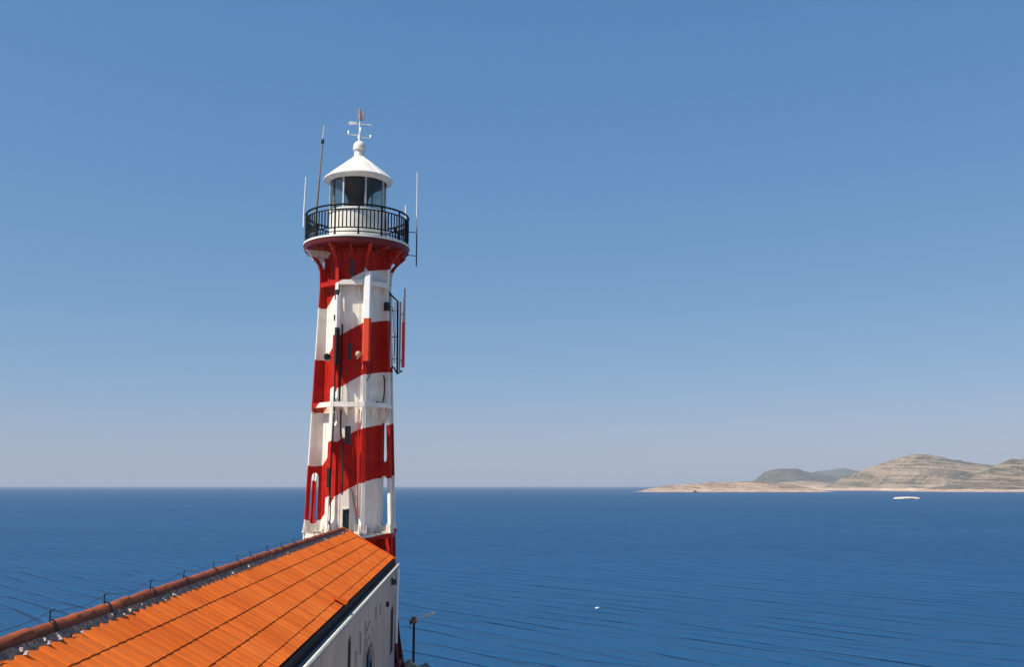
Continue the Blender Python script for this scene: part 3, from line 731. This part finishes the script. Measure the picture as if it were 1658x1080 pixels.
CG = 'cables running on the tower'
def cable(pts, r, mat, label):
    o = MB().tube(pts, r, 6).build('cable', mat, None); o.location = (TX, TY, TZ); o.rotation_euler = (0,0,AR)
    tag(o, label, 'cable', CG)
def wavy(ph0, r0, za, zb, amp, n=22, dph=0, seed=1):
    out = []
    for k in range(n+1):
        u = k/n; z = za + (zb-za)*u
        out.append(Lp(ph0 + dph*u + amp*noise.noise(Vector((z*.6, seed, 0))), r0 + (Rout(z)-Rout(za)) + .02*noise.noise(Vector((z, seed, 4))), z))
    return out
cable(wavy(-27, 1.24, 29.2, 20.6, 3.5, seed=1), .026, M['darkgreen'], 'dark green cable down the whole front left edge of the tower')
cable(wavy(-22, 1.14, 27.6, 24.9, 3, seed=2), .03, M['black'], 'thick black cable in the upper red band left of the small windows')
cable(wavy(-19, 1.20, 24.6, 21.7, 6, seed=3, dph=6), .032, M['dark'], 'thick dark cable across the second red band towards the white base')
cable(wavy(9, 1.32, 24.6, 21.0, 3, seed=4), .022, M['redp'], 'red painted conduit right of the windows in the lower red band')
cable([Lp(35, 1.08, 26.4), Lp(33, 1.14, 26.1), Lp(28, 1.16, 25.8), Lp(20, 1.18, 25.55), Lp(14, 1.2, 25.45)], .018, M['dark'], 'loose black cable curving on the white band below the front panel antenna')
cable([(1.1,-.3,26.2-TZ), (1.02,-.55,26.0-TZ), Lp(57, 1.28, 25.7), Lp(56, 1.30, 25.3), Lp(54, 1.3, 24.95), Lp(48, 1.32, 24.87), Lp(38,1.3,24.9)], .022, M['black'], 'black cable hanging from the outrigger frame to the middle ring')
cable(wavy(2, 1.08, 21.9, 20.7, 8, seed=8, dph=8), .014, M['dark'], 'thin dark cable on the white base right of the lowest tower window')
for zc, zd in ((28.8, 28.45), (27.9, 27.7), (22.6, 21.95)):
    o = tower_thing('cable_box', {28.8: 'small dark cable box just below the top ring on the front left edge', 27.9: 'lower small green cable box on the upper white band', 22.6: 'long dark cable box on the front left edge in the lower red band'}[zc], 'box')
    bx(MB(), -28, Rout(zc)+.05, Rout(zc)+.15, -.05, .06, zd, zc).build('case', M['darkgreen'] if zc > 25 else M['dark'], o)
    bx(MB(), -28, Rout(zc)+.15, Rout(zc)+.16, -.035, .045, zd+.03, zc-.03).build('lid', M['dark'], o)
# vertical conduit along the windows of the tower
for za, zb in ((27.05, 27.6), (25.4, 26.3), (24.15, 24.6), (21.3, 23.3)):
    MB().tube([Lp(-7.5, 1.02, za, -.01 if za > 22 else .18), Lp(-7.5, 1.02, zb, -.01 if za > 22 else .18)], .028, 8).build('conduit', M['stripe'], lh)

# ------------------------------------------------------------------ the keeper's house
RX, RZ_, EX, EZ = -4.20, 20.52, -2.494, 19.62
Y0, Y1 = 2.0, 34.0
PITCH = math.atan2(20.585 - 19.62, EX - RX); SL = math.hypot(20.585-19.62, EX-RX)
house = empty('keepers_house', (RX, 18, TZ)); tag(house, "long plastered keeper's house with orange tiled roof running up to the lighthouse", 'house')
def H(m, name, mat, parent=house, smooth=False):
    base = Vector((RX, 18, TZ)); m.v = [(x-base.x, y-base.y, z-base.z) for x, y, z in m.v]
    return m.build(name, mat, parent, smooth)
WX = -2.43; WL = 2*RX - WX
# right wall with openings: (y0, y1, z0, z1)
openings = [(20.95, 21.45, 17.6, 18.95), (24.45, 26.2, TZ+.05, 18.13), (32.13, 33.1, 16.8, 18.23), (14.6, 15.6, 16.8, 18.4), (9.4, 10.4, 16.8, 18.4), (5, 6, 16.8, 18.4)]
openings.sort()
def wall_with(openings, X, xi, ya, yb, za, zb):
    m = MB(); cur = ya
    def blk(y0, y1, z0, z1):
        if y1 - y0 > 1e-4 and z1 - z0 > 1e-4: m.box(((X+xi)/2, (y0+y1)/2, (z0+z1)/2), (abs(X-xi), y1-y0, z1-z0))
    for (a, b, c, d) in openings:
        blk(cur, a, za, zb); blk(a, b, za, c); blk(a, b, d, zb); cur = b
    blk(cur, yb, za, zb); return m
H(wall_with(openings, WX, WX-.35, Y0, Y1-.02, TZ-.3, 19.40), 'wall', M['plaster'])
H(wall_with([(y, y+1, 16.8, 18.4) for y in (5, 10, 15, 20, 25, 30)], WL, WL+.35, Y0, Y1-.02, TZ-.3, 19.40), 'wall', M['plaster'])
for yy in (Y0, Y1-.32):
    m = MB(); vs = []
    for y in (yy, yy+.3):
        vs += [(WL+.36, y, TZ-.3), (WX-.36, y, TZ-.3), (WX-.36, y, 19.55), (RX, y, 20.46), (WL+.36, y, 19.55)]
    m.add(vs, [(0,1,2,3,4), (9,8,7,6,5), (0,5,6,1), (1,6,7,2), (2,7,8,3), (3,8,9,4), (4,9,5,0)])
    H(m, 'gable_wall', M['plaster'])
for (a, b, c, d) in openings:
    arch = (b - a) > 1.5
    f = MB(); e = .07; xx = WX - .034
    f.box((xx, a+e/2, (c+d)/2), (.08, e, d-c-.004)); f.box((xx, b-e/2, (c+d)/2), (.08, e, d-c-.004))
    f.box((xx, (a+b)/2, d-e/2), (.078, b-a-2*e, e)); f.box((xx, (a+b)/2, c+e/2), (.078, b-a-2*e, e))
    if not (b-a) < .6: f.box((xx, (a+b)/2, (c+d)/2), (.07, .05, d-c-2*e))
    fo = H(f, 'door' if arch else 'window', M['dark'] if arch else plain('brown_window_frame', (.07, .06, .03), .6))
    H(MB().box((WX-.03, (a+b)/2, (c+d)/2), (.01, b-a-.01, d-c-.01)), 'pane', M['darkglass'], fo)
    if arch:   # rounded head: spandrels fill the corners, and a raised moulding runs over it
        m = MB(); cy, r_ = (a+b)/2, (b-a)/2; sp = d - r_*.9
        n = 14; top = [(cy + r_*math.cos(math.pi*k/n), sp + r_*.9*math.sin(math.pi*k/n)) for k in range(n+1)]
        for k in range(n):
            (ya, z_a), (yb, z_b) = top[k], top[k+1]
            m.hexa([(WX-.3, yb, z_b), (WX-.002, yb, z_b), (WX-.002, ya, z_a), (WX-.3, ya, z_a), (WX-.3, yb, d+.001), (WX-.002, yb, d+.001), (WX-.002, ya, d+.001), (WX-.3, ya, d+.001)])
        H(m, 'door_arch', M['plaster'])
        m = MB(); n = 18
        for ro, th in ((r_+.18, .12), (r_+.55, .10)):
            for k in range(n):
                u0, u1 = math.pi*k/n, math.pi*(k+1)/n; P = []
                for rr_ in (ro, ro+th):
                    for x in (WX-.01, WX+.022):
                        for u in (u0, u1): P.append((x, cy + rr_*math.cos(u), sp + rr_*.9*math.sin(u)))
                m.hexa([P[0], P[2], P[3], P[1], P[4], P[6], P[7], P[5]])
        H(m, 'arch_moulding', M['plaster'])
# quoins and relief blocks by the eaves
for y, z0, z1 in ((23.2, 18.3, 18.75), (24.3, 18.55, 18.85), (22.3, 18.2, 18.5), (26.9, 18.6, 18.9), (28.2, 18.55, 18.85)):
    H(MB().box((WX+.018, y, (z0+z1)/2), (.04, .1, z1-z0)), 'wall_pilaster', M['plaster'])
H(MB().box((WX+.02, 18.0, 16.1), (.05, 31.9, .1)), 'plinth_moulding', M['plaster'])
H(MB().box((WX+.04, 30.3, 18.57), (.09, .16, .13)), 'vent_cap', M['dark'])
# fascia and gutter
H(MB().box((-2.515, (Y0+Y1)/2, 19.485), (.04, Y1-Y0, .235)), 'fascia_board', M['slate'])
gut = MB(); gx0, gx1, gb, gt = -2.492, -2.352, 19.31, 19.405
gp = [(gx0, gt+.02), (gx0+.02, gb+.025), (gx0+.05, gb), (gx1-.03, gb), (gx1, gb+.03), (gx1+.004, gt), (gx1-.004, gt), (gx1-.01, gb+.035), (gx1-.036, gb+.01), (gx0+.055, gb+.01), (gx0+.028, gb+.03), (gx0+.008, gt+.02)]
n = len(gp); vs = [(x, y, z) for y in (Y0-.1, Y1+.25) for x, z in gp]
gut.add(vs, [(k, (k+1) % n, n+(k+1) % n, n+k) for k in range(n)])
go = H(gut, 'gutter', M['dark'])
H(MB().tube([(gx1, Y0-.1, gt+.01), (gx1, Y1+.27, gt+.01)], .036, 10), 'gutter_lip', plain('pale_gutter_paint', (.80, .76, .62), .6, spec=.15), go)
y = 3.0
while y < 34:
    H(MB().box(((gx0+gx1)/2-.01, y, gt-.02), (gx1-gx0-.03, .03, .012)), 'gutter_bracket', M['dark'], go); y += 1.0
H(MB().tube([(-2.36, 34.1, 19.32), (-2.36, 34.12, 18.9), (-2.385, 34.1, 18.3), (-2.385, 34.1, 16.9)], .045, 10), 'downpipe', M['whitep'])
fl = empty('floodlight', (-2.40, 32.2, 19.03)); tag(fl, 'small dark green floodlight under the gutter near the far corner', 'lamp')
MB().box((.05, 0, 0), (.14, .22, .16)).build('lamp_head', M['darkgreen'], fl)
MB().box((-.01, 0, .06), (.05, .05, .14)).build('bracket', M['dark'], fl)

# roof: board deck, tiles, ridge
m = MB(); vs = []
for y in (Y0+.02, Y1-.02):
    vs += [(2*RX-EX, y, EZ-.1), (RX, y, 20.585-.1), (EX-.02, y, EZ-.1), (EX-.02, y, EZ-.04), (RX, y, 20.585-.04), (2*RX-EX, y, EZ-.04)]
m.add(vs, [(0,1,2,3,4,5), (11,10,9,8,7,6), (3,9,10,4), (4,10,11,5), (0,6,7,1), (1,7,8,2), (2,8,9,3), (5,11,6,0)])
roof = H(m, 'roof', M['slate'])
TW = .262
COURSE = [(0.06, .53), (.49, .945), (.905, 1.355), (1.315, 1.75), (1.71, SL-.02)]        # along the slope: head, butt
prof_v = [(0.0, .002), (.03, .0125), (.06, .015), (.10, .013), (.16, .008), (.22, .003), (TW+.003, .001)]
cp, sp_ = math.cos(PITCH), math.sin(PITCH)
def tile_geo(u0, u1, side=1, y=0.0, lift=0.0, jit=0.0, origin=None):
    """tile vertices; head low, butt raised by the tile thickness"""
    t_h, t_b = -.004, .007 + lift
    vs = []
    for u, tb in ((u0, t_h), (u1, t_b)):
        for (v_, w_) in prof_v:
            wn = w_ + tb; x = (RX + side*(u*cp + wn*sp_)) ; z = 20.585 - u*sp_ + wn*cp
            vs.append((x, y + v_, z + jit))
    k = len(prof_v)
    for (v_, w_) in prof_v:      # underside of the butt
        wn = w_*.85 - .008 + lift; x = RX + side*((u1-.004)*cp + wn*sp_); z = 20.585 - (u1-.004)*sp_ + wn*cp
        vs.append((x, y + v_, z + jit))
    fs = []
    for i in range(k-1):
        fs.append((i, k+i, k+i+1, i+1) if side > 0 else (i+1, k+i+1, k+i, i)); fs.append((k+i, 2*k+i, 2*k+i+1, k+i+1) if side > 0 else (k+i+1, 2*k+i+1, 2*k+i, k+i))
    return vs, fs
protos = []
NCOL = int((Y1 - Y0) / TW)
first_col = int((8.6 - Y0) / TW); last_col = first_col + 60
joined_ = MB(); joined_l = MB(); count = 0
base = Vector((RX, 18, TZ))
for ci, (u0, u1) in enumerate(COURSE):
    vs, fs = tile_geo(u0, u1)
    vs = [(x-RX, yy, z-20.585) for x, yy, z in vs]
    me = bpy.data.meshes.new('roof_tile'); me.from_pydata(vs, [], fs); me.materials.append(M['tile'])
    for c_ in range(NCOL):
        y = Y0 + c_*TW + .02; yo = random.uniform(-.0008, .0008); jz = random.uniform(-.0012, .0012)
        if first_col <= c_ < last_col:
            o = bpy.data.objects.new('roof_tile', me); col.objects.link(o); o.parent = roof
            o.location = (0, y + yo - 18, 20.585 - TZ + jz)
            o.rotation_euler = (random.uniform(-.001, .001), random.uniform(-.001, .001), 0)
            count += 1
        else:
            special = (ci == 4 and c_ == int((21.0-Y0)/TW))
            vs2, fs2 = tile_geo(u0, u1, 1, y, random.uniform(0, .004) + (0), jz); joined_.add(vs2, fs2)
for ci, (u0, u1) in enumerate(COURSE):
    for c_ in range(NCOL):
        vs2, fs2 = tile_geo(u0, u1, -1, Y0 + c_*TW + .02, random.uniform(0, .004)); joined_l.add(vs2, fs2)
oj = H(joined_, 'distant_tiles', M['tilej'], roof); oj['kind'] = 'stuff'
oj = H(joined_l, 'left_slope_tiles', M['tilej'], roof); oj['kind'] = 'stuff'
# one slipped tile at the eaves, cocked up
sl_y = 20.6
m = MB(); u0, u1 = 1.66, SL+.02
P = []
for (u, v_, w_) in ((u0, 0, .05), (u1, 0, .05), (u1, .26, .055), (u0, .26, .05), (u0, 0, .07), (u1, -.0, .14), (u1, .27, .075), (u0, .26, .07)):
    P.append((RX + u*cp + w_*sp_, sl_y + v_, 20.585 - u*sp_ + w_*cp))
H(m.hexa(P), 'slipped_tile', M['tile'], roof)
# gable verge
m = MB(); P = []
for y in (Y1-.05, Y1+.06):
    P += [(RX, y, 20.50), (EX+.02, y, EZ-.07), (EX+.04, y, EZ+.03), (RX, y, 20.66)]
m.add(P, [(0,1,2,3), (7,6,5,4), (0,4,5,1), (1,5,6,2), (2,6,7,3), (3,7,4,0)]); H(m, 'verge', M['tilej'], roof)
m = MB(); P = []
for y in (Y1-.05, Y1+.06):
    P += [(RX-.001, y, 20.50), (2*RX-EX-.02, y, EZ-.07), (2*RX-EX-.04, y, EZ+.03), (RX-.001, y, 20.66)]
m.add(P, [(3,2,1,0), (4,5,6,7), (0,1,5,4), (1,2,6,5), (2,3,7,6), (3,0,4,7)]); H(m, 'verge', M['tilej'], roof)
# mortar bed under the ridge tiles: fills the pans so their crests bite into it
m = MB(); n = 500
for side in (1, -1):
    b_ = len(m.v)
    for k in range(n+1):
        y = Y0 + .02 + (Y1-Y0-.06)*k/n
        for u, w_ in ((.11, .044), (.145, .029), (.18, .015), (.235, -.008)):
            ww = w_ + .006*noise.noise(Vector((y*9, u*9, side))); uu = u + (.02*noise.noise(Vector((y*6, side, 3))) if u > .22 else 0)
            m.v.append((RX + side*(uu*cp + ww*sp_), y, 20.585 - uu*sp_ + ww*cp))
    for k in range(n):
        for j in range(3):
            a = b_ + k*4 + j; m.f.append((a, a+1, a+5, a+4) if side > 0 else (a, a+4, a+5, a+1))
H(m, 'mortar_bed', M['mortar'], roof)
# pale mortar lumps along the edge of the bed
m = MB()
for c_ in range(NCOL):
    if random.random() < (.5 if c_ < 46 else .12):
        y = Y0 + .02 + c_*TW + random.choice([.19, .23, .25, -.01]); u = random.uniform(.13, .2); s = random.uniform(.010, .022)
        for q in range(random.choice([1, 2, 2])):
            yy = y + random.uniform(-.03, .03); uu = u + random.uniform(-.05, .03); ww = .03
            cx_, cz_ = RX + uu*cp + ww*sp_, 20.585 - uu*sp_ + ww*cp
            pts = [(cx_ + s*random.uniform(.6, 1.5)*dx, yy + s*1.2*dy, cz_ + s*.8*dz) for dx, dy, dz in ((-1,-1,-1), (1,-1,-1), (1,1,-1), (-1,1,-1), (-.5,-.6,1), (.7,-.5,.8), (.6,.7,.9), (-.6,.6,1))]
            m.hexa(pts)
o = H(m, 'mortar_lumps', M['palemortar'], roof); o['kind'] = 'stuff'
# ridge tiles: overlapping half rounds
rt_len = .40
RP = [(-.142, -.105), (-.118, -.045), (-.078, .03), (-.054, .064), (-.028, .080), (0, .085), (.028, .080), (.054, .064), (.078, .03), (.118, -.045), (.142, -.105)]
def ridge_geo(ragged):
    m = MB(); n = len(RP) - 1; vs = []
    for (y, r0) in ((0, .098), (rt_len+.03, .113), (rt_len+.03, .096), (0, .084)):
        for k, (px_, pz_) in enumerate(RP):
            q_ = .90*r0/.11*(1 + ragged*.02*math.sin(5*k)); vs.append((px_*q_, y, pz_*q_))
    fs = []
    for i in range(4):
        for k in range(n):
            j = (i+1) % 4; fs.append((i*(n+1)+k, i*(n+1)+k+1, j*(n+1)+k+1, j*(n+1)+k))
    m.add(vs, fs); return m
rm = []
for q in range(3):
    mm = ridge_geo(q); me = bpy.data.meshes.new('ridge_tile'); me.from_pydata(mm.v, [], mm.f); me.materials.append(M['ridge'])
    for p in me.polygons: p.use_smooth = True
    try: me.set_sharp_from_angle(angle=R(40))
    except Exception: pass
    rm.append(me)
nr = int((Y1 - Y0) / rt_len)
for k in range(nr):
    o = bpy.data.objects.new('ridge_tile', random.choice(rm)); col.objects.link(o); o.parent = roof
    y = Y1 - (k+1)*rt_len + .02
    # laid so that each butt overlaps the next
    o.location = (random.uniform(-.008, .008), y - 18, 20.578 - TZ + random.uniform(-.006, .006))
    o.rotation_euler = (random.uniform(-.012, .012), random.uniform(-.04, .04), random.uniform(-.015, .015))

# lightning conductor along the ridge: posts with straps, a sagging wire
lc = empty('lightning_conductor', (RX, 18, 20.675)); tag(lc, 'thin dark lightning wire on small posts along the roof ridge', 'wire')
posts = [5.9, 7.45, 9.0, 10.55, 12.06, 13.75, 15.3, 17.03, 18.7, 19.83, 21.42, 23.0, 24.6, 26.2, 27.8, 29.4, 31.0, 32.6]
pm = MB().tube([(0,0,-.03), (0,0,.085)], .0075, 6).tube([(0,0,.085), (0,.07,.09)], .005, 5)
sm = MB()
for k in range(8):
    a0, a1 = math.pi*.12*k - .15, math.pi*.12*(k+1) - .15
    if k > 4: break
# strap over the right half of the ridge tile and down onto the mortar
pts = [(0, -.003), (.03, -.008), (.058, -.026), (.082, -.060), (.108, -.125), (.122, -.165), (.16, -.178), (.20, -.20)]
for (xa, za), (xb, zb) in zip(pts, pts[1:]):
    sm.hexa([(xa, -.02, za), (xb, -.02, zb), (xb, .02, zb), (xa, .02, za), (xa, -.02, za+.009), (xb, -.02, zb+.009), (xb, .02, zb+.009), (xa, .02, za+.009)])
pme = strap = None
for y in posts:
    if pme is None:
        pme = pm.build('post', M['dark'], lc); pme.location = (0, y-18, 0); strap = sm.build('strap', M['dark'], lc); strap.location = (0, y-18, 0)
    else:
        inst(pme, 'post', lc, (0, y-18, 0), (0, random.uniform(-.1, .1), random.uniform(-.4, .4))); inst(strap, 'strap', lc, (0, y-18 + random.uniform(-.02, .02), 0))
wp = []
for a, b in zip(posts, posts[1:]):
    for k in range(6):
        u = k/6; wp.append((0, a + (b-a)*u - 18, .086 - .06*math.sin(math.pi*u) + .008*math.sin(u*9 + a)))
wp.append((0, posts[-1]-18, .11))
MB().tube(wp, .0026, 5).build('wire', M['dark'], lc)

# lamp post with swan arm beside the tower
lp = empty('lamp_post', (-2.02, 38, 15.2)); tag(lp, 'short dark post with a brown box and a white lamp arm above the sea', 'lamp post')
MB().tube([(0,0,0), (0,0,1.85)], .045, 10).tube([(0,0,0), (0,0,.08)], .09, 10).build('post', M['dark'], lp)
MB().box((0, 0, 1.93), (.17, .16, .22), .3).box((-.12, .02, 1.86), (.1, .1, .12)).build('control_box', M['rust'], lp)
MB().box((.1, -.02, 1.98), (.1, .12, .16), .2).build('sensor', M['galv'], lp)
MB().tube([(.06, 0, 2.02), (.3, 0, 2.03), (.45, 0, 2.08)], .026, 8).build('arm', M['whitep'], lp)
MB().tube([(.40, 0, 2.07), (.55, 0, 2.13), (.66, 0, 2.17), (.74, 0, 2.19)], [.04, .055, .065, .05], 8).build('lamp_head', M['whitep'], lp)
MB().tube([(-.1,0,1.85), (-.16,0,1.7), (-.12,0,1.62)], .012, 5).build('hanging_cable', M['dark'], lp)

# unseen pale slab, added to throw light back onto the shaded walls
t = NT('bounce_concrete'); g = t.n('ShaderNodeNewGeometry')
c = t.mix(t.ramp(t.noise(g.outputs['Position'], .9, 7, .6), [(.35, 0), (.65, 1)]), (.44, .38, .31), (.58, .52, .44)); t.bump(t.noise(g.outputs['Position'], 12, 5), .3, .02)
M['bounce'] = t.set(c, .9, spec=.2)
slab_mb = MB(); 
for (x0, x1, y0, y1) in ((-2.43, 14, -14, 33.4),): slab_mb.box(((x0+x1)/2, (y0+y1)/2, 15.30), (x1-x0, y1-y0, .3))
tag(slab_mb.build('bounce_slab', M['bounce']), 'unseen pale slab added beside the house to bounce light onto it', kind='structure')
